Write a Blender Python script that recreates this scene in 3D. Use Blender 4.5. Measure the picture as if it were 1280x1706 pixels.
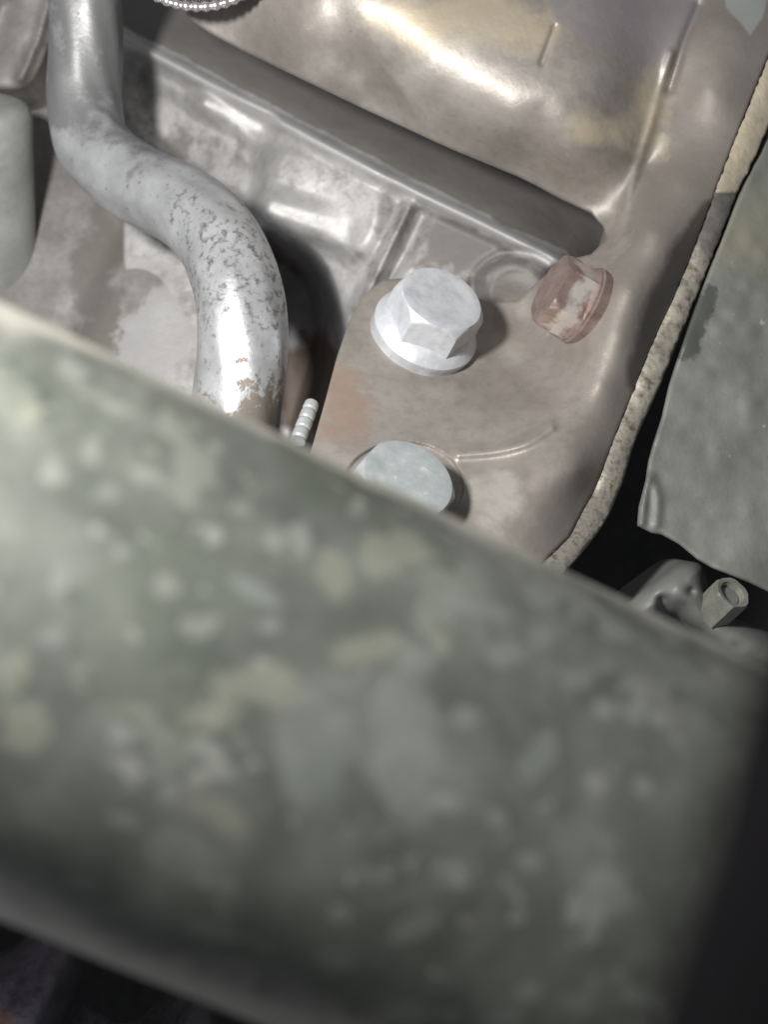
import bpy, math, random
import numpy as np
from mathutils import Vector, Matrix

random.seed(4)
rng = np.random.default_rng(11)
for o in list(bpy.data.objects):
    bpy.data.objects.remove(o)
scene = bpy.context.scene
col = scene.collection

# ------------------------------------------------------------------ camera
FPX = 2000.0                                   # focal length in photo pixels (1280 wide)
cam_d = bpy.data.cameras.new("camera")
cam = bpy.data.objects.new("camera", cam_d)
col.objects.link(cam)
cam.location = (0, 0, 0)
cam.rotation_euler = (math.radians(90), 0, 0)  # looks along +Y, Z up
cam_d.sensor_fit = 'HORIZONTAL'
cam_d.sensor_width = 36.0
cam_d.lens = 36.0 * FPX / 1280.0
cam_d.clip_start = 0.005
cam_d.clip_end = 10.0
cam_d.dof.use_dof = True
cam_d.dof.focus_distance = 0.264
cam_d.dof.aperture_fstop = 18.0
scene.camera = cam

# ------------------------------------------------------------------ world, lamp, exposure
world = bpy.data.worlds.new("World")
scene.world = world
world.use_nodes = True
bg = world.node_tree.nodes["Background"]
bg.inputs[0].default_value = (0.92, 0.95, 1.0, 1)
bg.inputs[1].default_value = 0.165

def lamp(name, loc, power, radius, color):
    l = bpy.data.lights.new(name, 'POINT')
    l.energy = power
    l.shadow_soft_size = radius
    l.color = color
    o = bpy.data.objects.new(name, l)
    o.location = loc
    col.objects.link(o)
    return o
lamp("torch", (-0.094, 0.056, 0.071), 4.0, 0.014, (1.0, 0.978, 0.955))
lamp("boot_fill_lamp", (-0.105, 0.160, -0.098), 0.09, 0.008, (0.95, 0.92, 1.0))  # added fill lamp out of frame, only there to light the boot

scene.render.engine = 'CYCLES'
vs = scene.view_settings
vs.view_transform = 'Standard'
vs.look = 'None'
vs.exposure = 0.0
vs.gamma = 1.0
vs.use_curve_mapping = False
scene.render.resolution_x = 769
scene.render.resolution_y = 1024

# ------------------------------------------------------------------ helpers
def P(px, py, d):
    """photo pixel + depth in metres -> point"""
    px = np.asarray(px, float); py = np.asarray(py, float); d = np.asarray(d, float)
    return np.stack([(px - 640.0) / FPX * d, d + 0 * px, -(py - 853.0) / FPX * d], -1)

def thing(name, label, cat, loc=(0, 0, 0), group=None, rot=None):
    o = bpy.data.objects.new(name, None)
    o.empty_display_size = 0.005
    col.objects.link(o)
    o.location = [float(c) for c in loc]
    if rot is not None:
        o.rotation_mode = 'QUATERNION'
        o.rotation_quaternion = rot
    tag(o, label, cat, group)
    return o

def tag(o, label=None, cat=None, group=None, kind=None):
    if label: o['label'] = label
    if cat: o['category'] = cat
    if group: o['group'] = group
    if kind: o['kind'] = kind
    return o

def mobj(name, verts, faces, mat, parent=None, sharp=35, attrs=None, world_coords=True):
    v = np.asarray(verts, float)
    if parent is not None and world_coords:
        v = v - np.array(parent.location)
        if parent.parent is not None:
            v = v - np.array(parent.parent.location)
    me = bpy.data.meshes.new(name)
    me.from_pydata(v.tolist(), [], [list(map(int, f)) for f in faces])
    me.validate()
    me.polygons.foreach_set('use_smooth', [True] * len(me.polygons))
    if sharp:
        me.set_sharp_from_angle(angle=math.radians(sharp))
    for k, a in (attrs or {}).items():
        at = me.attributes.new(k, 'FLOAT', 'POINT')
        at.data.foreach_set('value', np.asarray(a, np.float32))
    me.materials.append(mat)
    o = bpy.data.objects.new(name, me)
    col.objects.link(o)
    if parent is not None:
        o.parent = parent
    return o

def smoothstep(a, b, x):
    t = np.clip((x - a) / (b - a), 0, 1)
    return t * t * (3 - 2 * t)

def spline(pts, n=10, closed=False):
    """Catmull-Rom through pts"""
    p = np.asarray(pts, float); N = len(p); out = []
    segs = N if closed else N - 1
    for i in range(segs):
        if closed:
            a, b, c, d = p[(i - 1) % N], p[i], p[(i + 1) % N], p[(i + 2) % N]
        else:
            a, b, c, d = p[max(i - 1, 0)], p[i], p[i + 1], p[min(i + 2, N - 1)]
        for k in range(n):
            t = k / n
            out.append(0.5 * (2 * b + (c - a) * t + (2 * a - 5 * b + 4 * c - d) * t * t + (3 * b - a - 3 * c + d) * t ** 3))
    if not closed:
        out.append(p[-1])
    return np.array(out)

def seg_dist(x, y, pts, closed=False):
    """distance, nearest x, nearest y, arclength fraction to polyline"""
    pts = np.asarray(pts, float)
    best = np.full(x.shape, 1e9); bx = np.zeros_like(x); by = np.zeros_like(x); bs = np.zeros_like(x)
    n = len(pts); m = n if closed else n - 1
    for i in range(m):
        a = pts[i]; b = pts[(i + 1) % n]; e = b - a; L2 = max(e @ e, 1e-12)
        t = np.clip(((x - a[0]) * e[0] + (y - a[1]) * e[1]) / L2, 0, 1)
        cx = a[0] + t * e[0]; cy = a[1] + t * e[1]
        d = np.hypot(x - cx, y - cy); k = d < best
        best = np.where(k, d, best); bx = np.where(k, cx, bx); by = np.where(k, cy, by); bs = np.where(k, (i + t) / m, bs)
    return best, bx, by, bs

def inside(x, y, poly):
    r = np.zeros(x.shape, bool); n = len(poly)
    for i in range(n):
        x0, y0 = poly[i]; x1, y1 = poly[(i + 1) % n]
        if y0 == y1: continue
        c = ((y0 > y) != (y1 > y)) & (x < (x1 - x0) * (y - y0) / (y1 - y0) + x0)
        r ^= c
    return r

def rbf(ctrl):
    c = np.asarray(ctrl, float); xy = c[:, :2] / 500.0; n = len(c)
    r = np.linalg.norm(xy[:, None] - xy[None], axis=-1)
    K = np.where(r > 0, r * r * np.log(r + 1e-12), 0) + np.eye(n) * 2e-3
    Q = np.hstack([np.ones((n, 1)), xy])
    A = np.block([[K, Q], [Q.T, np.zeros((3, 3))]])
    w = np.linalg.solve(A, np.concatenate([c[:, 2], np.zeros(3)]))
    def f(x, y):
        X = x / 500.0; Y = y / 500.0
        out = w[n] + w[n + 1] * X + w[n + 2] * Y
        for i in range(n):
            q = np.hypot(X - xy[i, 0], Y - xy[i, 1])
            out = out + w[i] * q * q * np.log(q + 1e-9)
        return out
    return f

def vnoise(x, y, s, seed=0):
    """smooth value noise, about -1..1"""
    r = np.random.default_rng(seed); T = r.uniform(-1, 1, (64, 64))
    u = x / s; v = y / s; i = np.floor(u).astype(int); j = np.floor(v).astype(int)
    fu = u - i; fv = v - j; fu = fu * fu * (3 - 2 * fu); fv = fv * fv * (3 - 2 * fv)
    g = lambda a, b: T[a % 64, b % 64]
    return (g(i, j) * (1 - fu) + g(i + 1, j) * fu) * (1 - fv) + (g(i, j + 1) * (1 - fu) + g(i + 1, j + 1) * fu) * fv

def relief(name, poly, depth, step, mat, parent, thick=0.012, edge_px=8, edge_m=None, attrs=None, sharp=40, rough_edge=0.0, undercut=(0, 0)):
    """a solid casting: outline in photo pixels, depth(px,py) in metres, rounded edge, side walls going back"""
    poly = np.asarray(poly, float)
    x0, y0 = poly.min(0) - step; x1, y1 = poly.max(0) + step
    xs = np.arange(x0, x1 + step, step); ys = np.arange(y0, y1 + step, step)
    X, Y = np.meshgrid(xs, ys)
    ins = inside(X, Y, poly)
    d, bx, by, _ = seg_dist(X, Y, poly, True)
    c = ins[:-1, :-1] | ins[1:, :-1] | ins[:-1, 1:] | ins[1:, 1:]
    X = np.where(ins, X, bx); Y = np.where(ins, Y, by); d = np.where(ins, d, 0)
    if edge_m is None: edge_m = edge_px * 0.00014
    q = np.clip(1 - d / edge_px, 0, 1)
    D = depth(X, Y) + edge_m * (1 - np.sqrt(1 - q * q))
    if rough_edge:
        D = D + rough_edge * vnoise(X, Y, 9, 5) * q
    W = P(X, Y, D)
    idx = -np.ones(X.shape, int)
    used = np.zeros(X.shape, bool)
    used[:-1, :-1] |= c; used[1:, :-1] |= c; used[:-1, 1:] |= c; used[1:, 1:] |= c
    idx[used] = np.arange(used.sum())
    V = W[used]
    J, I = np.nonzero(c)
    a = idx[J, I]; b = idx[J, I + 1]; e = idx[J + 1, I + 1]; f = idx[J + 1, I]
    quads = np.stack([a, f, e, b], 1)
    E = np.concatenate([quads[:, [0, 1]], quads[:, [1, 2]], quads[:, [2, 3]], quads[:, [3, 0]]])
    key = {}
    for p_, q_ in E.tolist():
        key[(p_, q_)] = 1
    bnd = [(p_, q_) for (p_, q_) in key if (q_, p_) not in key]
    bv = sorted({p_ for e_ in bnd for p_ in e_})
    m = {v: len(V) + i for i, v in enumerate(bv)}
    ub_ = V[bv]; k_ = np.ones(len(bv))
    if len(undercut) == 4:                            # only above these two heights (photo rows)
        k_ = smoothstep(undercut[2], undercut[3], 853 - ub_[:, 2] / ub_[:, 1] * FPX)
    back = ub_ + np.stack([undercut[0] * k_, thick + 0 * k_, undercut[1] * k_], 1)
    faces = quads.tolist() + [[q_, p_, m[p_], m[q_]] for p_, q_ in bnd]
    VV = np.vstack([V, back])
    at = {}
    for k, fn in (attrs or {}).items():
        g = fn(X, Y)[used]
        at[k] = np.concatenate([g, g[bv]])
    # merge coincident snapped vertices
    rk = {}; remap = np.arange(len(VV)); keep = []
    for i, v in enumerate(np.round(VV, 7).tolist()):
        t = tuple(v)
        if t in rk: remap[i] = rk[t]
        else:
            rk[t] = len(keep); remap[i] = len(keep); keep.append(i)
    F2 = []
    for fc in faces:
        g = []
        for i in fc:
            r_ = int(remap[i])
            if r_ not in g: g.append(r_)
        if len(g) > 2: F2.append(g)
    return mobj(name, VV[keep], F2, mat, parent, sharp, {k: v[keep] for k, v in at.items()})

def sweep(name, pts, rad, mat, parent, seg=48, attrs=None, disp=None, cap=True, sharp=40):
    """tube along points (metres) with radius per point"""
    p = np.asarray(pts, float); n = len(p); rad = np.broadcast_to(np.asarray(rad, float), (n,))
    T = np.gradient(p, axis=0); T /= np.linalg.norm(T, axis=1)[:, None]
    N = np.zeros_like(p); ref = np.array([0, -1.0, 0]); v = ref - T[0] * (ref @ T[0]); N[0] = v / np.linalg.norm(v)
    for i in range(1, n):
        v = N[i - 1] - T[i] * (N[i - 1] @ T[i]); N[i] = v / np.linalg.norm(v)
    B = np.cross(T, N)
    th = np.linspace(0, 2 * math.pi, seg, endpoint=False)
    TH, II = np.meshgrid(th, np.arange(n))
    R = rad[:, None] + (disp(II / (n - 1), TH) if disp else 0 * TH)
    V = p[:, None] + R[..., None] * (np.cos(TH)[..., None] * N[:, None] + np.sin(TH)[..., None] * B[:, None])
    faces = []
    for i in range(n - 1):
        for j in range(seg):
            k = (j + 1) % seg
            faces.append([i * seg + j, (i + 1) * seg + j, (i + 1) * seg + k, i * seg + k][::-1])
    V = V.reshape(-1, 3)
    if cap:
        faces.append(list(range(seg))); faces.append(list(range((n - 1) * seg, n * seg))[::-1])
    at = {k: fn(V) for k, fn in (attrs or {}).items()}
    return mobj(name, V, faces, mat, parent, sharp, at)

def lathe_hex(rows, seg=96, hexf=None):
    """rows of (z, r, hexness 0..1); the hex corner radius is r"""
    th = np.linspace(0, 2 * math.pi, seg, endpoint=False)
    a = (th % (math.pi / 3)) - math.pi / 6
    hx = math.cos(math.pi / 6) / np.cos(a)
    V = []; F = []
    for z, r, h, rc in rows:
        rr = r * (1 - h) + h * np.minimum(r * hx, rc)
        V += [(rr[i] * math.cos(th[i]), rr[i] * math.sin(th[i]), z) for i in range(seg)]
    for k in range(len(rows) - 1):
        for i in range(seg):
            j = (i + 1) % seg
            F.append([k * seg + i, k * seg + j, (k + 1) * seg + j, (k + 1) * seg + i])
    F.append([(len(rows) - 1) * seg + i for i in range(seg)])
    return V, F

# ------------------------------------------------------------------ materials
def material(name, ramp, scale=60.0, metallic=0.3, rough=(0.4, 0.6), bump=(900.0, 0.25), layers=(), specks=None, detail=6.0, distort=0.0, fine=None, spec=0.5, coat=0.0):
    m = bpy.data.materials.new(name)
    m.use_nodes = True
    nt = m.node_tree; N = nt.nodes; L = nt.links
    b = N["Principled BSDF"]
    tc = N.new('ShaderNodeTexCoord')
    def noise(s, det=detail, rg=0.6, dist=0.0):
        n = N.new('ShaderNodeTexNoise'); n.inputs['Scale'].default_value = s; n.inputs['Detail'].default_value = det
        n.inputs['Roughness'].default_value = rg; n.inputs['Distortion'].default_value = dist
        L.new(tc.outputs['Object'], n.inputs['Vector']); return n.outputs['Fac']
    def cramp(src, stops):
        r = N.new('ShaderNodeValToRGB'); e = r.color_ramp.elements
        while len(e) < len(stops): e.new(0.5)
        for i, (p_, c_) in enumerate(stops):
            e[i].position = p_; e[i].color = (*c_, 1) if len(c_) == 3 else c_
        L.new(src, r.inputs['Fac']); return r.outputs['Color']
    def math_(op, a, c, cl=False):
        n = N.new('ShaderNodeMath'); n.operation = op; n.use_clamp = cl
        for i, v in enumerate((a, c)):
            if isinstance(v, (int, float)): n.inputs[i].default_value = v
            else: L.new(v, n.inputs[i])
        return n.outputs[0]
    def mixc(f, a, c, mode='MIX'):
        n = N.new('ShaderNodeMix'); n.data_type = 'RGBA'; n.blend_type = mode
        if isinstance(f, (int, float)): n.inputs[0].default_value = f
        else: L.new(f, n.inputs[0])
        for i, v in ((6, a), (7, c)):
            if isinstance(v, tuple): n.inputs[i].default_value = (*v, 1)
            else: L.new(v, n.inputs[i])
        return n.outputs[2]
    def mapr(src, lo, hi, a, c):
        n = N.new('ShaderNodeMapRange'); n.inputs[1].default_value = lo; n.inputs[2].default_value = hi
        n.inputs[3].default_value = a; n.inputs[4].default_value = c; L.new(src, n.inputs[0]); return n.outputs[0]
    base = cramp(noise(scale, detail, 0.62, distort), ramp)
    if fine:
        s, f0, c_ = fine
        base = mixc(mapr(noise(s, 4, 0.7), 0.45, 0.75, 0.0, f0), base, c_)
    rg = mapr(noise(scale * 2.3, 5), 0.3, 0.7, rough[0], rough[1])
    met = None
    if specks:
        for (s, thr, c_, amt) in specks:
            f = mapr(noise(s, 3, 0.6), thr, thr + 0.035, 0.0, amt)
            base = mixc(f, base, c_)
    for (attr, c_, ro, amt, ns, rag) in layers:
        a = N.new('ShaderNodeAttribute'); a.attribute_name = attr
        f = math_('ADD', a.outputs['Fac'], mapr(noise(ns, 5, 0.65), 0.25, 0.75, -rag, rag))
        f = mapr(f, 0.38, 0.62, 0.0, amt)
        base = mixc(f, base, c_)
        if ro is not None:
            mx = N.new('ShaderNodeMix'); mx.data_type = 'FLOAT'; L.new(f, mx.inputs[0]); L.new(rg, mx.inputs[2]); mx.inputs[3].default_value = ro
            rg = mx.outputs[0]
    L.new(base, b.inputs['Base Color'])
    L.new(rg, b.inputs['Roughness'])
    b.inputs['Metallic'].default_value = metallic
    b.inputs['Specular IOR Level'].default_value = spec
    b.inputs['Coat Weight'].default_value = coat
    b.inputs['Coat Roughness'].default_value = 0.15
    if bump:
        h = noise(bump[0], 6, 0.65)
        h2 = noise(bump[0] * 0.18, 3, 0.5)
        hh = math_('ADD', h, math_('MULTIPLY', h2, 2.0))
        bn = N.new('ShaderNodeBump'); bn.inputs['Strength'].default_value = bump[1]; bn.inputs['Distance'].default_value = 0.0006
        L.new(hh, bn.inputs['Height']); L.new(bn.outputs[0], b.inputs['Normal'])
    return m

M = {}
M['pan'] = material('pan_steel', [(0.25, (.238, .212, .187)), (0.5, (.342, .312, .281)), (0.75, (.43, .402, .367))], 46, 0.4, (.42, .56), (900, .16),
                    layers=[('matte_shade', (.225, .203, .182), .68, .7, 110, .30), ('gold', (.66, .56, .40), .44, .65, 50, .26), ('violet', (.33, .305, .32), .5, .75, 70, .25), ('pale', (.52, .49, .45), .5, .65, 80, .34),
                            ('rust', (.34, .235, .175), .6, .6, 80, .25), ('wet', (.085, .077, .07), .4, .9, 90, .14), ('chip', (.40, .42, .40), .5, .9, 120, .08)],
                    fine=(320, .5, (.21, .19, .17)), specks=[(700, .70, (.14, .12, .105), .5), (520, .71, (.55, .53, .49), .45)])
M['alu'] = material('cast_aluminium', [(0.25, (.36, .355, .35)), (0.5, (.50, .495, .49)), (0.78, (.62, .62, .625))], 60, 0.36, (.45, .6), (1000, .28),
                    layers=[('dirt', (.19, .175, .16), .7, .85, 75, .30), ('lip', (.64, .635, .63), .5, .8, 300, .25), ('brown', (.13, .085, .055), .8, .8, 90, .25)],  # dirt layer also paints the shadow on the slot floor
                    fine=(300, .6, (.28, .26, .24)), specks=[(650, .69, (.17, .15, .13), .5)])
M['wall'] = material('dusty_aluminium', [(0.25, (.20, .19, .175)), (0.5, (.30, .285, .27)), (0.75, (.40, .39, .375))], 60, 0.25, (.5, .7), (800, .2),
                     layers=[('dirt', (.15, .135, .12), .75, .75, 110, .28), ('clean', (.45, .45, .455), .5, .65, 120, .55)],
                     fine=(400, .5, (.17, .155, .14)))
M['pipe'] = material('corroded_pipe', [(0.3, (.40, .41, .42)), (0.5, (.53, .54, .55)), (0.7, (.66, .67, .68))], 80, 0.5, (.30, .44), (1100, .16),
                     layers=[('pit', (.11, .105, .10), .55, .8, 480, .42), ('mud', (.15, .115, .08), .65, .8, 420, .7), ('grime', (.19, .19, .19), .5, .75, 160, .35)],
                     fine=(420, .22, (.30, .295, .29)), specks=[(620, .68, (.10, .095, .09), .6)])
M['rim'] = material('worn_gasket_edge', [(0.32, (.13, .115, .095)), (0.46, (.32, .295, .24)), (0.60, (.45, .42, .355)), (0.74, (.66, .64, .58))], 420, 0.3, (.4, .6), (1500, .18),
                    layers=[('dark', (.13, .125, .12), .5, .8, 420, .4), ('gold', (.56, .49, .36), .45, .75, 380, .25)], specks=[(600, .68, (.08, .07, .06), .6)])
M['casting'] = material('green_grey_casting', [(0.3, (.14, .146, .133)), (0.5, (.195, .203, .187)), (0.72, (.25, .258, .24))], 50, 0.15, (.5, .7), (900, .2),
                        layers=[('wet', (.085, .09, .082), .4, .9, 220, .42), ('olive', (.25, .24, .17), .6, .6, 60, .25)],
                        specks=[(260, .70, (.45, .46, .43), .5), (600, .69, (.10, .10, .09), .5)], fine=(350, .45, (.17, .175, .155)))
M['boss'] = material('pale_casting', [(0.3, (.24, .25, .235)), (0.5, (.33, .34, .325)), (0.72, (.42, .43, .41))], 80, 0.2, (.45, .6), (700, .15), fine=(300, .4, (.22, .22, .2)))
M['bolt_white'] = material('pale_zinc', [(0.3, (.52, .545, .575)), (0.5, (.64, .665, .70)), (0.75, (.74, .765, .80))], 150, 0.3, (.36, .52), (900, .14), fine=(260, .55, (.38, .38, .39)), specks=[(500, .68, (.24, .22, .20), .55)])
M['bolt_zinc'] = material('dull_zinc', [(0.3, (.34, .37, .375)), (0.55, (.44, .475, .48)), (0.8, (.58, .61, .61))], 260, 0.3, (.32, .48), (1000, .14), specks=[(500, .66, (.7, .72, .72), .6)])
M['bolt_red'] = material('copper_tinted_steel', [(0.3, (.25, .18, .155)), (0.5, (.36, .27, .24)), (0.7, (.46, .38, .345))], 230, 0.55, (.26, .38), (800, .12),
                         layers=[('worn_glint', (.78, .73, .68), .22, .8, 240, .30)], fine=(420, .4, (.22, .15, .13)))  # pale wear that also paints whitish highlights around the head
M['shaft'] = material('mottled_green_paint', [(0.28, (.036, .041, .034)), (0.42, (.06, .066, .056)), (0.56, (.087, .094, .081)), (0.74, (.135, .141, .122))], 66, 0.0, (.45, .62), None,
                      layers=[('film', (.135, .148, .135), .65, .45, 75, .5), ('dust', (.30, .29, .25), .8, .75, 45, .30), ('mud', (.20, .21, .188), .7, .34, 170, .6), ('ochre', (.18, .183, .14), .75, .36, 120, .6)],
                      specks=[(38, .53, (.05, .058, .045), .6), (95, .59, (.038, .045, .036), .6), (85, .60, (.14, .15, .127), .5), (230, .64, (.22, .23, .203), .45), (130, .67, (.19, .19, .145), .4)], fine=(110, .6, (.03, .036, .03)), distort=0.6)
M['rubber'] = material('near_black', [(0.3, (.0010, .0009, .0011)), (0.7, (.0018, .0016, .002))], 100, 0.0, (.8, .9), (500, .2), spec=.02)  # very dark tone for the tube close to the lens
M['boot'] = material('rough_rubber', [(0.3, (.035, .03, .036)), (0.7, (.10, .09, .105))], 200, 0.0, (.25, .4), (1000, .9), layers=[('rust', (.16, .08, .04), .7, .5, 200, .3)])
M['dark'] = material('backdrop_black', [(0.3, (.006, .006, .007)), (0.7, (.012, .012, .013))], 80, 0.0, (.7, .9), (300, .2))
M['black_cap'] = material('black_plastic', [(0.3, (.012, .012, .013)), (0.7, (.03, .03, .032))], 100, 0.0, (.3, .5), (400, .1))
M['bead'] = material('bright_metal', [(0.3, (.5, .47, .46)), (0.7, (.75, .72, .72))], 200, 0.8, (.2, .35), (900, .1))
M['nut_cream'] = material('cream_zinc', [(0.3, (.16, .16, .135)), (0.7, (.27, .27, .235))], 300, 0.2, (.4, .55), (900, .1))

# ------------------------------------------------------------------ black backdrop sheet standing in for the darkness of the gaps
bk = np.array([(-.6, .62, -.6), (.6, .62, -.6), (.6, .62, .6), (-.6, .62, .6)])
ub = mobj('dark_backdrop', np.vstack([bk, bk + [0, .02, 0]]),
          [[0, 1, 2, 3], [7, 6, 5, 4], [0, 4, 5, 1], [1, 5, 6, 2], [2, 6, 7, 3], [3, 7, 4, 0]], M['dark'])
tag(ub, kind='structure')

# ------------------------------------------------------------------ engine block
LIP = np.array([(180, 52), (300, 114), (440, 190), (568, 255), (693, 320), (800, 371), (930, 434)], float)
LIP_S = spline(LIP, 8)
blk_base = rbf([(-80, -80, .372), (250, -80, .366), (-80, 400, .366), (-80, 900, .350), (250, 120, .356), (330, 260, .352), (200, 500, .352), (330, 800, .335),
                (500, 300, .338), (560, 430, .338), (640, 430, .328), (700, 400, .326), (800, 440, .318), (900, 460, .312), (900, 600, .325), (620, 700, .335),
                (450, 150, .343), (650, 260, .331), (880, 365, .322), (940, 385, .326), (1000, 410, .328), (700, 100, .35), (1000, 250, .33)])
def blk_depth(x, y):
    d = blk_base(x, y)
    dl, bx, by, s = seg_dist(x, y, LIP_S)
    above = np.where((y - by) < 0, 1.0, -1.0)
    t = -dl * above                                   # + below the lip
    lipw = 10.0
    d = d - .0045 * np.exp(-(t / lipw) ** 2)           # raised lip
    d = d + .014 * smoothstep(5, 110, -t)              # slot floor falls away above the lip
    d = d + .003 * smoothstep(8, 30, t) * np.exp(-np.clip(t - 30, 0, None) / 90)   # set-back wall under the lip
    # pocket panel
    pk = spline([(222, 120), (320, 170), (425, 232), (440, 290), (418, 345), (330, 300), (230, 215)], 6, True)
    pd, _, _, _ = seg_dist(x, y, pk, True); ins = inside(x, y, pk); sd = np.where(ins, pd, -pd)
    d = d + .0045 * smoothstep(-10, 26, sd)
    # raised pad with bright bar
    pad = spline([(442, 300), (470, 240), (560, 262), (640, 310), (640, 380), (600, 430), (520, 405), (448, 375)], 6, True)
    pd, _, _, _ = seg_dist(x, y, pad, True); ins = inside(x, y, pad); sd = np.where(ins, pd, -pd)
    d = d - .005 * smoothstep(-22, 22, sd)
    # rib
    r, _, _, q = seg_dist(x, y, np.array([(682, 345), (655, 400), (622, 470), (600, 510)]))
    d = d - .0060 * np.exp(-(r / 11) ** 2)
    r, _, _, q = seg_dist(x, y, np.array([(702, 362), (676, 420), (645, 470)]))
    d = d + .004 * np.exp(-(r / 12) ** 2)
    # round boss behind the white bolt
    rb = np.hypot((x - 862) / 1.05, (y - 488) / .92)
    d = d - .006 * smoothstep(70, 40, rb) + .004 * np.exp(-(np.hypot(x - 850, y - 505) / 40) ** 2) + .003 * np.exp(-((rb - 72) / 9) ** 2)
    rr, _, _, q = seg_dist(x, y, spline([(800, 462), (830, 440), (870, 434), (915, 446)], 6))
    d = d - .004 * np.exp(-(rr / 12) ** 2)
    # dark cavity right of the pipe
    cav = spline([(430, 420), (480, 405), (530, 440), (556, 510), (556, 590), (530, 680), (500, 780), (420, 800)], 6, True)
    pd, _, _, _ = seg_dist(x, y, cav, True); ins = inside(x, y, cav); sd = np.where(ins, pd, -pd)
    d = d + .045 * smoothstep(-14, 40, sd)
    # two raised bars, flat faces tilted to return the torch as highlights
    for (a_, b_, w_, y0_, sx_, sz_) in (((458, 347), (556, 377), 19, .3318, -.115, -.104), ((345, 172), (432, 212), 14, .3482, -.06, -.23)):
        r, _, _, q = seg_dist(x, y, np.array([a_, b_], float)); m_ = smoothstep(w_ + 26, w_ - 12, r)
        cx_, cy_ = (a_[0] + b_[0]) / 2, (a_[1] + b_[1]) / 2
        pl = y0_ + sx_ * (x - cx_) * .000168 - sz_ * (y - cy_) * .000168
        d = d * (1 - m_) + pl * m_
    # left wall: shallow step and crevice
    r, _, _, q = seg_dist(x, y, np.array([(75, 150), (50, 230), (20, 320), (-10, 390)]))
    d = d + .022 * np.exp(-(r / 15) ** 2)
    d = d + .0004 * vnoise(x, y, 70, 1)
    return d
def blk_dirt_shade(x, y):
    g = 0.34 + 0.0 * x
    r = np.hypot((x - 780) / 1.5, (y - 405)); g = g + .5 * np.exp(-(r / 60) ** 2)
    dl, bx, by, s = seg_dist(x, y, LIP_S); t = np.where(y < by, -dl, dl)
    g = g + .75 * smoothstep(12, 30, -t) - .6 * np.exp(-(t / 14) ** 2)  # dirty slot floor deepened to imitate its shadow, lip left clean
    g = g + .6 * np.exp(-(np.hypot(x - 855, y - 495) / 48) ** 2)
    r = np.hypot((x - 300) / 1.5, (y - 235)); g = g + .25 * np.exp(-(r / 80) ** 2)
    for c in (((455, 344), (505, 359), (560, 379)), ((300, 148), (350, 172), (438, 222))):
        r, _, _, q = seg_dist(x, y, np.array(c)); g = g - .5 * np.exp(-(r / 30) ** 2)
    return g
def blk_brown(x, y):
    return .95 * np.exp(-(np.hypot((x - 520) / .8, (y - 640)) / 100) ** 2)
block = thing('engine_block', 'grey cast aluminium engine block with ribs and a raised lip behind the bent pipe', 'engine block', P(450, 400, .35))
blk_poly = [(-120, 640), (-120, -120), (1040, -120), (1040, 380), (1010, 520), (900, 620), (700, 800), (600, 980), (-120, 980)]
face_poly = [(180, -120), (1060, -120), (1060, 470), (960, 640), (760, 800), (640, 980), (210, 980), (205, 300)]
relief('casting_face', face_poly, blk_depth, 2.0, M['alu'], block, thick=.03, edge_px=6, attrs={'dirt': blk_dirt_shade, 'brown': blk_brown, 'lip': lambda x, y: .5 + (8 - seg_dist(x, y, LIP_S)[0]) / 16.0})

# left wall of the block, dusty with a clean patch
wall_base = rbf([(-120, 250, .374), (60, 250, .370), (330, 250, .364), (-120, 700, .352), (330, 700, .340), (200, 450, .353)])
def wall_depth(x, y):
    d = wall_base(x, y)
    r, _, _, q = seg_dist(x, y, np.array([(200, 380), (160, 450), (110, 560), (90, 640)]))
    d = d + .003 * np.exp(-(r / 30) ** 2)
    return d + .0006 * vnoise(x, y, 70, 3)
cl_poly = spline([(222, 400), (262, 398), (340, 440), (350, 660), (250, 640), (190, 590), (205, 540), (235, 500), (262, 470), (250, 440)], 4, True)
def wall_clean(x, y):
    pd, _, _, _ = seg_dist(x, y, cl_poly, True); ins = inside(x, y, cl_poly)
    return .5 + np.where(ins, pd, -pd) / 40.0
def wall_dirt(x, y):
    r, _, _, q = seg_dist(x, y, np.array([(190, 380), (150, 470), (190, 540), (120, 620)]))
    return .30 + .45 * np.exp(-(r / 48) ** 2)
relief('side_wall', [(-120, 120), (215, 120), (352, 330), (368, 500), (372, 900), (-120, 900)], wall_depth, 3.0, M['wall'], block, thick=.02,
       edge_px=10, attrs={'clean': wall_clean, 'dirt': wall_dirt})

# upper left chunk of casting
def chunk_depth(x, y):
    d = .350 + 0.00002 * (y) + .0006 * vnoise(x, y, 40, 7) + .0003 * vnoise(x, y, 17, 8)
    r, _, _, q = seg_dist(x, y, np.array([(10, 15), (-30, 100)])); d = d + .006 * np.exp(-(r / 26) ** 2)
    r, _, _, q = seg_dist(x, y, np.array([(80, 5), (62, 70), (35, 130)])); d = d - .003 * np.exp(-(r / 9) ** 2)
    return d
relief('corner_lug', spline([(-140, -140), (60, -140), (92, -60), (92, 20), (80, 80), (55, 135), (20, 150), (-60, 140), (-140, 120)], 6, True), chunk_depth, 2.5, M['wall'], block,
       thick=.03, edge_px=16, attrs={'clean': lambda x, y: 0 * x, 'dirt': lambda x, y: .3 + 0 * x})

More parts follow.
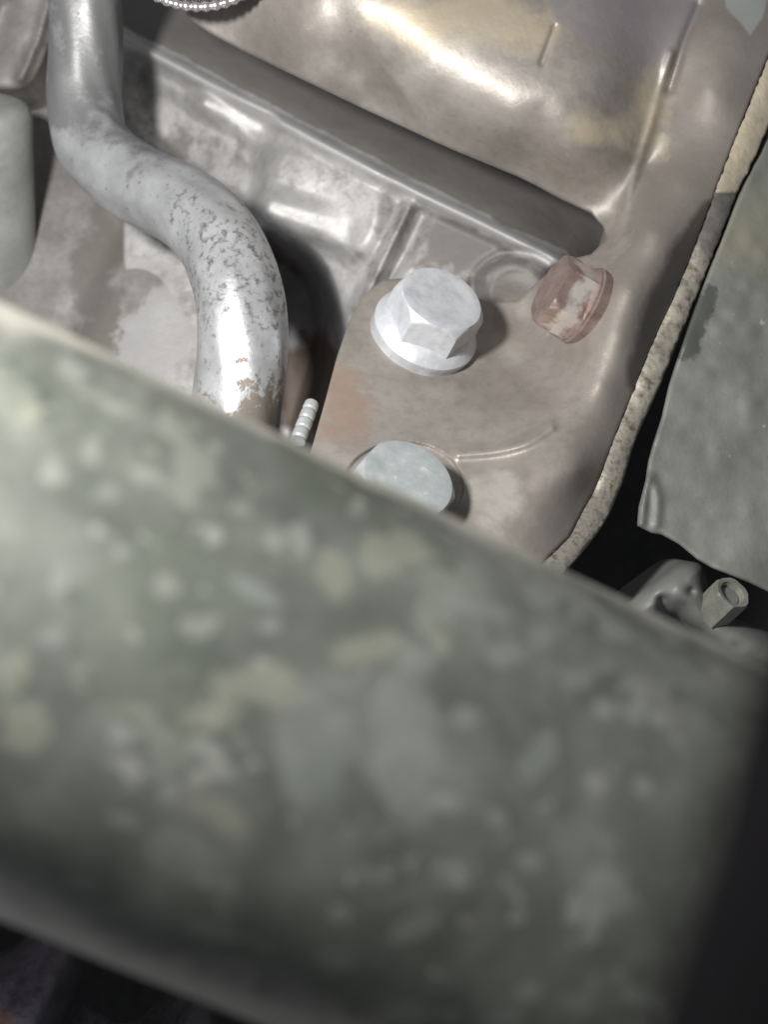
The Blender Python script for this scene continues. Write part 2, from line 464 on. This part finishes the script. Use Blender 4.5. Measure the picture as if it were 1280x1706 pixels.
# ------------------------------------------------------------------ bent pipe
pipe_c = [(145, -110, .317), (144, -20, .320), (143, 80, .323), (140, 170, .324), (158, 245, .321), (225, 303, .314), (305, 345, .304), (365, 402, .294),
          (396, 475, .287), (404, 560, .284), (399, 650, .2835), (386, 740, .284), (368, 840, .285)]
pc = spline([P(*c) for c in pipe_c], 16)
pr = np.interp(np.linspace(0, 1, len(pc)), [0, .3, .65, 1], [.0096, .0099, .0106, .0107])
pxy = lambda V: (V[:, 0] / V[:, 1] * FPX + 640, 853 - V[:, 2] / V[:, 1] * FPX)
def pipe_pit(V):
    x, y = pxy(V)
    return .03 + .36 * smoothstep(280, 380, y) * smoothstep(640, 520, y) * smoothstep(250, 330, x) + .22 * np.exp(-(np.hypot(x - 290, y - 315) / 50) ** 2)
def pipe_mud(V):
    x, y = pxy(V); return .85 * smoothstep(570, 720, y) * smoothstep(365, 425, x) + .22 * smoothstep(540, 680, y)
def pipe_grime(V):
    x, y = pxy(V); return .10 + .38 * np.exp(-(np.hypot(x - 245, y - 265) / 60) ** 2) + .62 * smoothstep(290, 170, y)
pipe = sweep('coolant_pipe', pc, pr, M['pipe'], None, 72, attrs={'pit': pipe_pit, 'mud': pipe_mud, 'grime': pipe_grime},
             disp=lambda s, th: .00012 * np.sin(9 * th + 40 * s) + .00018 * np.sin(3 * th - 25 * s))
tag(pipe, 'bent silver metal pipe with dark pitting curving down in front of the engine block', 'pipe')

# ------------------------------------------------------------------ round boss, far left
def frame(axis, spin=0.0):
    a = Vector(axis).normalized()
    q = Vector((0, 0, 1)).rotation_difference(a)
    return q @ Matrix.Rotation(spin, 3, 'Z').to_quaternion()
_a = np.array([.16, -.70, 1.0]); _a /= np.linalg.norm(_a); bl = P(-18, 168, .335) - _a * .038
bossT = thing('cylindrical_boss', 'pale grey round stub with a domed end at the left edge beside the pipe', 'boss', bl, rot=frame(_a))
R_ = .0115
V, F_ = lathe_hex([(-.05, R_ * .94, 0, 9), (.02, R_ * .98, 0, 9), (.0335, R_, 0, 9), (.0355, R_ * .97, 0, 9), (.0370, R_ * .88, 0, 9), (.0378, R_ * .7, 0, 9), (.0382, R_ * .35, 0, 9)], 64)
mobj('barrel', V, F_, M['boss'], bossT, 45, world_coords=False)

# ------------------------------------------------------------------ round cap at the top
cc = P(328, -150, .290)
capT = thing('round_cap', 'black round cap with a bright beaded metal rim at the top edge', 'cap', cc, rot=frame((.02, -1, -.12)))
RC = .0236
V, F_ = lathe_hex([(-.012, RC * .75, 0, 9), (-.003, RC * .93, 0, 9), (.0, RC * .97, 0, 9), (.001, RC * .9, 0, 9), (.0005, RC * .86, 0, 9), (.0, RC * .5, 0, 9), (.0, RC * .1, 0, 9)], 96)
mobj('cap_body', V, F_, M['black_cap'], capT, 45, world_coords=False)
Vr = []; Fr = []
SEG = 240
for i in range(SEG):
    th = 2 * math.pi * i / SEG
    k = 1 + .22 * math.cos(th * 60)
    for j in range(10):
        ph = 2 * math.pi * j / 10
        rr = RC * .965 + .0011 * k * math.cos(ph)
        Vr.append((rr * math.cos(th), rr * math.sin(th), .0008 + .0010 * k * math.sin(ph)))
for i in range(SEG):
    for j in range(10):
        a = i * 10 + j; b_ = i * 10 + (j + 1) % 10; c_ = ((i + 1) % SEG) * 10 + (j + 1) % 10; d_ = ((i + 1) % SEG) * 10 + j
        Fr.append([a, d_, c_, b_])
mobj('beaded_rim', Vr, Fr, M['bead'], capT, 0, world_coords=False)
Vr = []; Fr = []
for ring, (rad, n) in enumerate(((.89, 70), (.82, 64), (.75, 58), (.68, 52))):
    for i in range(n):
        th = 2 * math.pi * (i + .5 * ring) / n
        c0 = Vector((RC * rad * math.cos(th), RC * rad * math.sin(th), .0006)); b0 = len(Vr); s = .00055
        for dx, dy, dz in ((1, 0, 0), (0, 1, 0), (-1, 0, 0), (0, -1, 0), (0, 0, 1)):
            Vr.append(c0 + Vector((dx, dy, dz)) * s)
        for j in range(4): Fr.append([b0 + j, b0 + (j + 1) % 4, b0 + 4])
tag(mobj('grip_dimples', Vr, Fr, M['bead'], capT, 0, world_coords=False), kind='stuff')

# ------------------------------------------------------------------ oil pan / housing with flange
rim_l = [(1300, 48), (1257, 157), (1225, 235), (1197, 308), (1171, 378), (1149, 434), (1121, 500), (1099, 547), (1074, 606), (1049, 669), (1024, 731), (1004, 783),
         (991, 816), (968, 858), (949, 894), (906, 937), (860, 975)]
rim_r = [(1330, 95), (1290, 190), (1264, 255), (1231, 322), (1206, 385), (1180, 450), (1152, 519), (1127, 578), (1102, 640), (1080, 687), (1058, 737), (1040, 797),
         (1031, 820), (1013, 861), (988, 898), (948, 946), (900, 990)]
pan_base = rbf([(708, 548, .290), (708, 620, .2825), (780, 560, .293), (640, 560, .285), (650, 830, .250), (720, 830, .254), (590, 800, .250), (560, 600, .278), (520, 745, .259), (620, 480, .296),
                (800, 860, .251), (850, 700, .272), (906, 937, .250), (860, 975, .246), (991, 816, .2655), (1049, 669, .2735), (1099, 547, .279), (1149, 434, .2835), (1197, 308, .287), (1257, 157, .291), (1300, 48, .294),
                (930, 640, .278), (1000, 640, .2690), (960, 780, .2575), (890, 530, .296), (900, 590, .289), (1045, 480, .2715), (1035, 560, .2700), (1010, 410, .290), (1080, 385, .2785),
                (900, 318, .300), (860, 285, .300), (640, 175, .303), (440, 90, .306), (330, 35, .309), (600, 960, .235),
                (700, 130, .2868), (850, 215, .2858), (500, 60, .2945), (960, 260, .2868), (760, 50, .2825), (900, 90, .281), (1010, 115, .284), (620, 0, .285), (1000, 20, .288), (800, -60, .289), (1050, 250, .291),
                (1110, 150, .297), (1075, 270, .297), (1030, 370, .295), (1180, 150, .289), (1130, 300, .287), (1160, 0, .300), (1200, 40, .293)])
def pan_depth(x, y):
    d = pan_base(x, y)
    # curved ridge, dimple, folds
    r, _, _, q = seg_dist(x, y, spline([(765, 756), (830, 750), (880, 736), (918, 712)], 6)); d = d - .0022 * np.exp(-(r / 10) ** 2)
    d = d + .0005 * np.exp(-(np.hypot(x - 850, (y - 775) / .6) / 60) ** 2)
    r, _, _, q = seg_dist(x, y, np.array([(1118, 90), (1085, 210), (1050, 320), (1030, 390)])); d = d - .0010 * np.exp(-(r / 8) ** 2)
    r, _, _, q = seg_dist(x, y, np.array([(1165, 10), (1140, 70), (1115, 150)])); d = d + .0016 * np.exp(-(r / 8) ** 2)
    r, _, _, q = seg_dist(x, y, np.array([(925, 45), (903, 105)])); d = d + .0010 * np.exp(-(r / 5) ** 2)
    r, _, _, q = seg_dist(x, y, np.array([(900, 190), (905, 260)])); d = d + .0007 * np.exp(-(r / 26) ** 2)
    r, _, _, q = seg_dist(x, y, np.array([(560, 10), (590, 120)])); d = d + .0006 * np.exp(-(r / 22) ** 2)
    # crest of the bulge
    r, _, _, q = seg_dist(x, y, spline([(560, -20), (720, 22), (900, 60), (1030, 110)], 6)); d = d - .0004 * np.exp(-(r / 45) ** 2)
    # seat of the second bolt
    rb = np.hypot(x - 672, (y - 812) / .75); d = d + .0016 * smoothstep(104, 96, rb)
    rb = np.hypot((x - 735), (y - 560)); d = d + .0012 * np.exp(-(np.hypot(x - 870, y - 560) / 40) ** 2)
    return d + .00018 * vnoise(x, y, 60, 12) + .00005 * vnoise(x, y, 23, 13)
edge_top = [(1011, 398), (1005, 378), (985, 356), (930, 330), (898, 312), (866, 296), (750, 248), (611, 184), (510, 136), (400, 83), (350, 56), (312, 30), (290, -40), (280, -140)]
pan_poly = np.array(edge_top + [(1340, -140), (1330, -30)] + rim_l + [(760, 1060), (540, 1010), (495, 830), (520, 745), (540, 675), (560, 600), (578, 545), (602, 495), (640, 466), (700, 462),
                                (760, 480), (815, 505), (862, 500), (905, 462), (950, 432), (985, 424)], float)
rim_line = spline(rim_l, 4)
def a_wet(x, y):
    r, _, _, q = seg_dist(x, y, np.array([(1185, 350), (1150, 430), (1110, 510), (1080, 590), (1060, 640)]))
    w = np.interp(y, [330, 400, 520, 600, 660], [14, 34, 36, 26, 8]); return .5 + (w - r) / 30.0 * .5
def a_gold_sheen(x, y):
    g = np.exp(-(np.hypot((x - 985), (y - 220) / .7) / 62) ** 2) + .8 * np.exp(-(np.hypot(x - 1090, (y - 220) / 1.8) / 60) ** 2) + 1.0 * np.exp(-(np.hypot((x - 800) / 3.4, y - 40) / 75) ** 2)  # yellowish patches, plus the crest's cream highlight painted in
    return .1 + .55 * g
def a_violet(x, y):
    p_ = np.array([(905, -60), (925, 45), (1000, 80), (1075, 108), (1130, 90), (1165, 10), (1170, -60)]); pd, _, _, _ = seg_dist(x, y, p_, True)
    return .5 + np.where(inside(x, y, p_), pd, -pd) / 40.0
def a_matte_shade(x, y):  # duller flange finish, with the shade of the bend painted in
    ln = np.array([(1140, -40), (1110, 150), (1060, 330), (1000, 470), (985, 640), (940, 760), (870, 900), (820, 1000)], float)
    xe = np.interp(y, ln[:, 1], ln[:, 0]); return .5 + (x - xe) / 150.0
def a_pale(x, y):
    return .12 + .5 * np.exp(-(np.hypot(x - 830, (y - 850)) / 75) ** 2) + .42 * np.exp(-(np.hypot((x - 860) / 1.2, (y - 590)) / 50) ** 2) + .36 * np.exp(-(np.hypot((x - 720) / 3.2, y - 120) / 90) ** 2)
def a_rust(x, y):
    return .15 + .5 * np.exp(-(np.hypot(x - 565, (y - 680) / 1.4) / 70) ** 2) + .2 * np.exp(-(np.hypot(x - 900, (y - 300)) / 130) ** 2)
def a_chip(x, y):
    p_ = np.array([(1200, -60), (1210, 15), (1235, 40), (1250, 60), (1272, 30), (1290, -60)]); pd, _, _, _ = seg_dist(x, y, p_, True)
    return .5 + np.where(inside(x, y, p_), pd, -pd) / 20.0
pan = thing('oil_pan', 'brownish pressed steel housing with a bulged polished top and a bolted flange', 'oil pan', P(800, 500, .29))
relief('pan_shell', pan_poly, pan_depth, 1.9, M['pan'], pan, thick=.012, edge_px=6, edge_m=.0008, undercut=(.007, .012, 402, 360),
       attrs={'wet': a_wet, 'gold': a_gold_sheen, 'violet': a_violet, 'rust': a_rust, 'chip': a_chip, 'pale': a_pale, 'matte_shade': a_matte_shade})

# rough machined edge of the flange
nl = 260; na = 14
L_ = spline(rim_l, 40); Rr = spline(rim_r, 40)
def resample(p, n):
    s = np.concatenate([[0], np.cumsum(np.linalg.norm(np.diff(p, axis=0), axis=1))]); t = np.linspace(0, s[-1], n)
    return np.stack([np.interp(t, s, p[:, k]) for k in range(p.shape[1])], 1)
nl = 420
L2 = resample(L_, nl); R2 = resample(Rr, nl)
V = []; dk = []; gd = []
for j in range(na):
    f = j / (na - 1)
    e = 1 - abs(2 * f - 1) ** 2.2
    fw = f * .93; px = L2[:, 0] * (1 - fw) + R2[:, 0] * fw; py = L2[:, 1] * (1 - fw) + R2[:, 1] * fw
    dl = pan_base(L2[:, 0], L2[:, 1])
    st = smoothstep(326, 318, py)                                   # upper length stands proud, with a square end
    dd = dl + .0006 - .0007 * e + .0006 * f - .0012 * st + .00022 * vnoise(px, py, 31, 21) * (0.3 + e) + .00006 * vnoise(px, py, 3.3, 22) + .00005 * vnoise(px, py, 7.7, 24)
    jx = 1.6 * vnoise(px, py, 7, 23) * (1 if j in (0, na - 1) else .3)
    V.append(P(px + jx, py, dd))
    dk.append(.22 + .6 * smoothstep(318, 326, py) * smoothstep(470, 380, py) + .25 * smoothstep(660, 800, py))
    gd.append(.7 * st)
V.append(P(R2[:, 0], R2[:, 1], pan_base(L2[:, 0], L2[:, 1]) + .012)); dk.append(dk[-1]); gd.append(gd[-1])
Vn = np.array(V).reshape(-1, 3)
Fn = [[j * nl + i, (j + 1) * nl + i, (j + 1) * nl + i + 1, j * nl + i + 1] for j in range(na) for i in range(nl - 1)]
mobj('flange_edge', Vn, Fn, M['rim'], pan, 60, {'dark': np.array(dk).ravel(), 'gold': np.array(gd).ravel()})

# ------------------------------------------------------------------ bolts
def hex_bolt(name, label, loc, axis, Rh, h, Rf, mat, spin=0.0, washer=None, dish=.00015, group=None, ch=.14, fh=1.0):
    t = thing(name, label, 'bolt', loc, group, rot=frame(axis, spin))
    z0 = -.004
    if Rf:
        rows = [(z0, Rf * .98, 0, 9), (.0006, Rf * .99, 0, 9), (.0010, Rf, 0, 9), (.0019, Rf, 0, 9), (.0024, Rf * .965, 0, 9), (.0036, Rh * 1.02, 0, 9), (.0044, Rh * .93, 0, 9), (.0050, Rh * .8, 0, 9)]
        rows = [(z_ * (fh if z_ > 0 else 1), r_, h_, c_) for z_, r_, h_, c_ in rows]
        V, F_ = lathe_hex(rows, 96); mobj('flange', V, F_, mat, t, 40, world_coords=False)
    zb = .0028 * fh if Rf else -.002
    rows = [(zb, Rh, 1, 9), (h * .5, Rh, 1, 9)]
    for k in range(7):
        f = k / 6
        rows.append((h * (.80 + .20 * f) , Rh, 1, Rh * (1.0 - ch * f ** 1.6)))
    rows += [(h * 1.006, Rh * .80, 0, 9), (h * 1.006, Rh * .70, 0, 9), (h * 1.006 - dish, Rh * .62, 0, 9), (h * 1.006 - dish, Rh * .2, 0, 9)]
    V, F_ = lathe_hex(rows, 144); Va = np.array(V); mobj('head', V, F_, mat, t, 32, attrs={'worn_glint': .2 + .5 * np.exp(-((Va[:, 2] - h * .45) / (h * .3)) ** 2) * (np.hypot(Va[:, 0], Va[:, 1]) > Rh * .7)}, world_coords=False)
    return t
hex_bolt('flange_bolt', 'pale bluish white hex flange bolt standing in the middle of the pan flange', P(706, 556, .2885), (.33, -.76, .56), .0113, .0122, .0130, M['bolt_white'], .0)
hex_bolt('hex_bolt', 'dull grey zinc bolt half hidden behind the edge of the mottled shaft', P(647, 854, .2525), (.33, -.76, .56), .0110, .0125, None, M['bolt_zinc'], .1)
hex_bolt('hex_bolt', 'reddish copper coloured hex bolt lying sideways below the end of the dark slot', P(976, 512, .2822), (-.86, -.24, .40), .0090, .0100, .0096, M['bolt_red'], .12, ch=.08, fh=.5)

# ------------------------------------------------------------------ threaded stud in the crevice
st_a = P(520, 672, .275); st_b = P(496, 735, .268)
n = 60; pts = np.array([st_a + (st_b - st_a) * i / (n - 1) for i in range(n)])
rad = .0018 - .0003 * np.abs(np.cos(np.linspace(0.4, 4.2 * math.pi, n))) ** 14 - .00015 * np.linspace(1, 0, n) ** 6
stud = sweep('ribbed_plug', pts, rad, M['bolt_zinc'], None, 20)
tag(stud, 'tiny white ribbed plug in the crevice between pipe and bolted flange', 'plug')

# ------------------------------------------------------------------ casting on the right
cs_base = rbf([(1249, 300, .2895), (1150, 560, .2805), (1090, 760, .274), (1065, 870, .270), (1250, 970, .270), (1400, 200, .298), (1400, 900, .274), (1250, 600, .2815), (1320, 60, .298)])
def cs_depth(x, y):
    d = cs_base(x, y) + .0006 * vnoise(x, y, 70, 31) + .0003 * vnoise(x, y, 25, 32)
    r, _, _, q = seg_dist(x, y, spline([(1085, 795), (1096, 830), (1094, 872)], 6)); d = d - .0010 * np.exp(-(r / 9) ** 2)
    r, _, _, q = seg_dist(x, y, np.array([(1078, 800), (1070, 870)])); d = d - .0012 * np.exp(-(r / 7) ** 2)
    return d
cs_poly = np.array([(1420, -60), (1360, 60), (1290, 195), (1266, 255), (1233, 322), (1208, 385), (1182, 450), (1155, 522), (1128, 600), (1114, 644), (1102, 697), (1089, 737), (1080, 769), (1076, 799), (1064, 845),
                    (1062, 876), (1086, 888), (1103, 891), (1132, 907), (1162, 932), (1188, 947), (1247, 970), (1330, 1010), (1420, 1050)], float)
def c_wet(x, y):
    p_ = np.array([(1100, 600), (1125, 604), (1150, 598), (1165, 585), (1172, 560), (1190, 520), (1195, 480), (1180, 470), (1140, 520)]); pd, _, _, _ = seg_dist(x, y, p_, True)
    return .5 + np.where(inside(x, y, p_), pd, -pd) / 26.0
gear = thing('gearbox_casing', 'grey green cast casing to the right of the rough flange edge and black gap', 'casing', P(1250, 650, .30))
relief('casing_wall', cs_poly, cs_depth, 2.5, M['casting'], gear, thick=.03, edge_px=8, undercut=(.022, .012), attrs={'wet': c_wet, 'olive': lambda x, y: .2 + .5 * np.exp(-(np.hypot(x - 1270, (y - 380)) / 110) ** 2)})

# ------------------------------------------------------------------ lever and nut, lower right
lv_poly = spline([(1010, 1040), (1050, 1000), (1100, 962), (1140, 937), (1172, 944), (1182, 985), (1205, 1018), (1250, 1040), (1320, 1075), (1330, 1140), (1230, 1110), (1150, 1045), (1120, 1022), (1080, 1050), (1030, 1080)], 6, True)
def lv_depth(x, y):
    d = .272 + .0004 * vnoise(x, y, 22, 41)
    d = d - .003 * np.exp(-(np.hypot(x - 1140, y - 985) / 40) ** 2) + .002 * np.exp(-(np.hypot(x - 1152, (y - 985)) / 8) ** 2)
    r, _, _, q = seg_dist(x, y, np.array([(1105, 1000), (1115, 1035), (1160, 1065)])); d = d + .004 * np.exp(-(r / 10) ** 2)
    return d
lever = relief('linkage_lever', lv_poly, lv_depth, 2.0, M['casting'], None, thick=.02, edge_px=34, edge_m=.010, attrs={'wet': lambda x, y: 0 * x, 'olive': lambda x, y: .3 + 0 * x})
tag(lever, 'rounded grey green lever knuckle poking out below the right casing', 'lever')
nutT = thing('hex_nut', 'small cream coloured hex nut beside the lever below the right casing', 'nut', P(1210, 998, .270), rot=frame((.30, -.62, .50), .5))
rows = [(-.006, .0044, 1, 9), (.002, .0044, 1, 9), (.0025, .0044, 1, .0043), (.0029, .0044, 1, .0040), (.0027, .0030, 0, 9), (.0010, .0026, 0, 9)]
V, F_ = lathe_hex(rows, 96); mobj('nut_body', V, F_, M['nut_cream'], nutT, 32, world_coords=False)
V, F_ = lathe_hex([(-.004, .0027, 0, 9), (.0010, .0027, 0, 9), (.0014, .0022, 0, 9)], 48); mobj('stud_end', V, F_, M['casting'], nutT, 32, world_coords=False)

# ------------------------------------------------------------------ ribbed rubber boot, bottom left
ba = P(-260, 1560, .215); bb = P(560, 1990, .235)
n = 200; tt = np.linspace(0, 1, n)
pts = ba + (bb - ba) * tt[:, None]
wave = 2 * (.5 + .5 * np.sin(2 * math.pi * (tt * 3.717 + .053))) ** 2.2 - 1
boot = sweep('ribbed_boot', pts, .016 + .0075 * wave, M['boot'], None, 96, attrs={'rust': lambda V: .6 * np.exp(-(np.hypot(pxy(V)[0] - 0, pxy(V)[1] - 1700) / 40) ** 2)})
tag(boot, 'black ribbed rubber boot in the dark below the mottled shaft', 'rubber boot')

# ------------------------------------------------------------------ big mottled shaft in front
SA = P(0, 1001.5, .13324); SB = P(1280, 1567.9, .14569); SR = .03
ax = (SB - SA) / np.linalg.norm(SB - SA)
S0 = SA - ax * .12; Ls = .42
up0 = np.array([0, -1.0, 0]); e1 = up0 - ax * (up0 @ ax); e1 /= np.linalg.norm(e1); e2 = np.cross(ax, e1)
def on_shaft(px, py):
    """where the view ray through a pixel meets the shaft: (length, angle)"""
    r = P(px, py, 1.0); r = r / np.linalg.norm(r)
    dp = r - ax * (r @ ax); m0 = -S0; mp = m0 - ax * (m0 @ ax)
    A = dp @ dp; B = 2 * dp @ mp; C = mp @ mp - SR * SR; disc = max(B * B - 4 * A * C, 0)
    t = (-B - math.sqrt(disc)) / (2 * A); q = r * t - S0
    return q @ ax, math.atan2(q @ e2, q @ e1)
spots = [  # px, py, rx, ry, tilt, kind
    (420, 1140, 78, 36, .2, 'o'), (350, 1190, 62, 22, -.1, 'o'), (220, 1182, 75, 14, .1, 'o'), (45, 1215, 33, 33, 0, 'o'), (25, 1115, 28, 28, 0, 'o'), (205, 1225, 20, 20, 0, 'm'),
    (200, 1272, 27, 14, .2, 'm'), (285, 1320, 18, 18, 0, 'm'), (332, 1297, 17, 20, 0, 'm'), (130, 1140, 26, 18, .3, 'o'), (365, 1362, 52, 24, .35, 'o'), (205, 1368, 32, 14, .3, 'm'),
    (300, 1425, 70, 34, .2, 'f'), (150, 1470, 42, 15, .2, 'm'), (655, 915, 50, 40, 0, 'o'), (560, 950, 20, 30, -.3, 'o'), (620, 1075, 36, 18, -.4, 'o'), (505, 890, 18, 18, 0, 'm'), (455, 902, 16, 14, 0, 'm'),
    (360, 880, 16, 16, 0, 'm'), (245, 788, 30, 15, .3, 'm'), (90, 790, 19, 18, 0, 'm'), (115, 612, 24, 15, .3, 'm'), (170, 668, 48, 13, .45, 'm'), (150, 745, 14, 26, 0, 'm'), (180, 820, 18, 17, 0, 'm'),
    (275, 976, 22, 17, 0, 'm'), (95, 970, 18, 42, .3, 'f'), (85, 1060, 40, 18, -.2, 'f'), (680, 1240, 52, 95, -.15, 'f'), (520, 1260, 56, 120, .2, 'f'), (745, 1335, 30, 14, 0, 'm'), (1020, 1477, 38, 42, 0, 'm'),
    (887, 1655, 19, 18, 0, 'm'), (880, 1433, 30, 17, 0, 'm'), (1008, 1186, 18, 20, 0, 'm'), (1060, 1188, 16, 16, 0, 'm'), (1098, 1194, 19, 15, .4, 'm'), (1000, 1302, 20, 18, 0, 'm'), (1070, 1308, 19, 17, 0, 'm'),
    (900, 1255, 20, 42, .5, 'f'), (830, 1366, 16, 14, 0, 'm'), (620, 1455, 34, 24, 0, 'm'), (700, 1540, 56, 17, -.45, 'f'), (570, 1517, 20, 15, 0, 'm'), (1065, 1662, 25, 13, .2, 'm'), (1030, 1625, 14, 12, 0, 'f'),
    (560, 1600, 32, 16, .2, 'f'), (690, 1696, 60, 15, 0, 'm'), (830, 1697, 42, 12, 0, 'm'), (800, 1012, 50, 15, .3, 'f'), (900, 1062, 22, 16, 0, 'f'), (850, 1090, 40, 25, 0, 'f'), (372, 1515, 20, 13, 0, 'm'),
    (430, 990, 40, 13, .5, 'f'), (700, 1100, 30, 20, 0, 'f'), (780, 1190, 26, 20, 0, 'f'), (960, 1130, 24, 16, 0, 'f'), (1030, 1050, 24, 12, .4, 'm'), (450, 1040, 22, 16, 0, 'm'), (330, 1040, 30, 16, 0, 'm')]
ns, nth = 560, 520
s = np.linspace(0, Ls, ns); th = np.linspace(0, 2 * math.pi, nth, endpoint=False)
TH, S = np.meshgrid(th, s)
att = {k: np.zeros_like(S) for k in 'omf'}
def splat(px, py, rx, ry, tilt, kind, amp=1.0):
    s0, t0 = on_shaft(px, py)
    sx, tx = on_shaft(px + 12, py); sy, ty = on_shaft(px, py + 12)
    wrap = lambda a: (a + math.pi) % (2 * math.pi) - math.pi
    J = np.array([[sx - s0, sy - s0], [wrap(tx - t0) * SR, wrap(ty - t0) * SR]]) / 12.0
    Ji = np.linalg.inv(J + np.eye(2) * 1e-9)
    ds = S - s0; dt = ((TH - t0 + math.pi) % (2 * math.pi) - math.pi) * SR
    u = Ji[0, 0] * ds + Ji[0, 1] * dt; v = Ji[1, 0] * ds + Ji[1, 1] * dt
    c, n_ = math.cos(tilt), math.sin(tilt); a = (u * c + v * n_) / rx; b = (-u * n_ + v * c) / ry
    g = np.clip(1.0 - 0.5 * np.sqrt(a * a + b * b), 0, 1) * (np.hypot(a, b) < 3)
    att[kind] = np.maximum(att[kind], amp * g)
for sp in spots:
    splat(*sp)
for i in range(22):
    px = random.uniform(-60, 1250); py = 505 + px * .47 + random.uniform(40, 900)
    r = random.uniform(6, 15); splat(px, py, r * random.uniform(.8, 2), r, random.uniform(-.6, .8), random.choice('mmfo'), random.uniform(.75, 1))
dust = .20 + .55 * np.exp(-((TH - (on_shaft(600, 786)[1] % (2 * math.pi))) / .26) ** 2) + .45 * np.exp(-((TH - (on_shaft(60, 1540)[1] % (2 * math.pi))) / .3) ** 2)
# low thickness for the splashes
bumpy = .00006 * vnoise(S * 1e5, TH * 3000, 500, 51)
Rr_ = SR + bumpy
Vs = S0 + ax * S[..., None] + Rr_[..., None] * (np.cos(TH)[..., None] * e1 + np.sin(TH)[..., None] * e2)
Fs = [[i * nth + j, i * nth + (j + 1) % nth, (i + 1) * nth + (j + 1) % nth, (i + 1) * nth + j] for i in range(ns - 1) for j in range(nth)]
Fs.append(list(range(nth))[::-1]); Fs.append(list(range((ns - 1) * nth, ns * nth)))
shaft = mobj('drive_shaft', Vs.reshape(-1, 3), Fs, M['shaft'], None, 0, {'mud': att['m'].ravel(), 'ochre': att['o'].ravel(), 'film': att['f'].ravel(), 'dust': dust.ravel()})
tag(shaft, 'thick mottled grey green shaft spattered with pale mud crossing the foreground', 'shaft')

# ------------------------------------------------------------------ very dark tube close to the lens, right edge
he = [(1345, 960), (1290, 1080), (1238, 1220), (1205, 1375), (1165, 1510), (1115, 1660), (1060, 1830)]
off = 400
hp = spline([P(x + off * .97, y + off * .25, .041) for x, y in he], 12)
near_tube = sweep('dark_tube', hp, .0082, M['rubber'], None, 40)
tag(near_tube, 'very dark tube out of focus close to the lens at the lower right edge', 'near_tube')
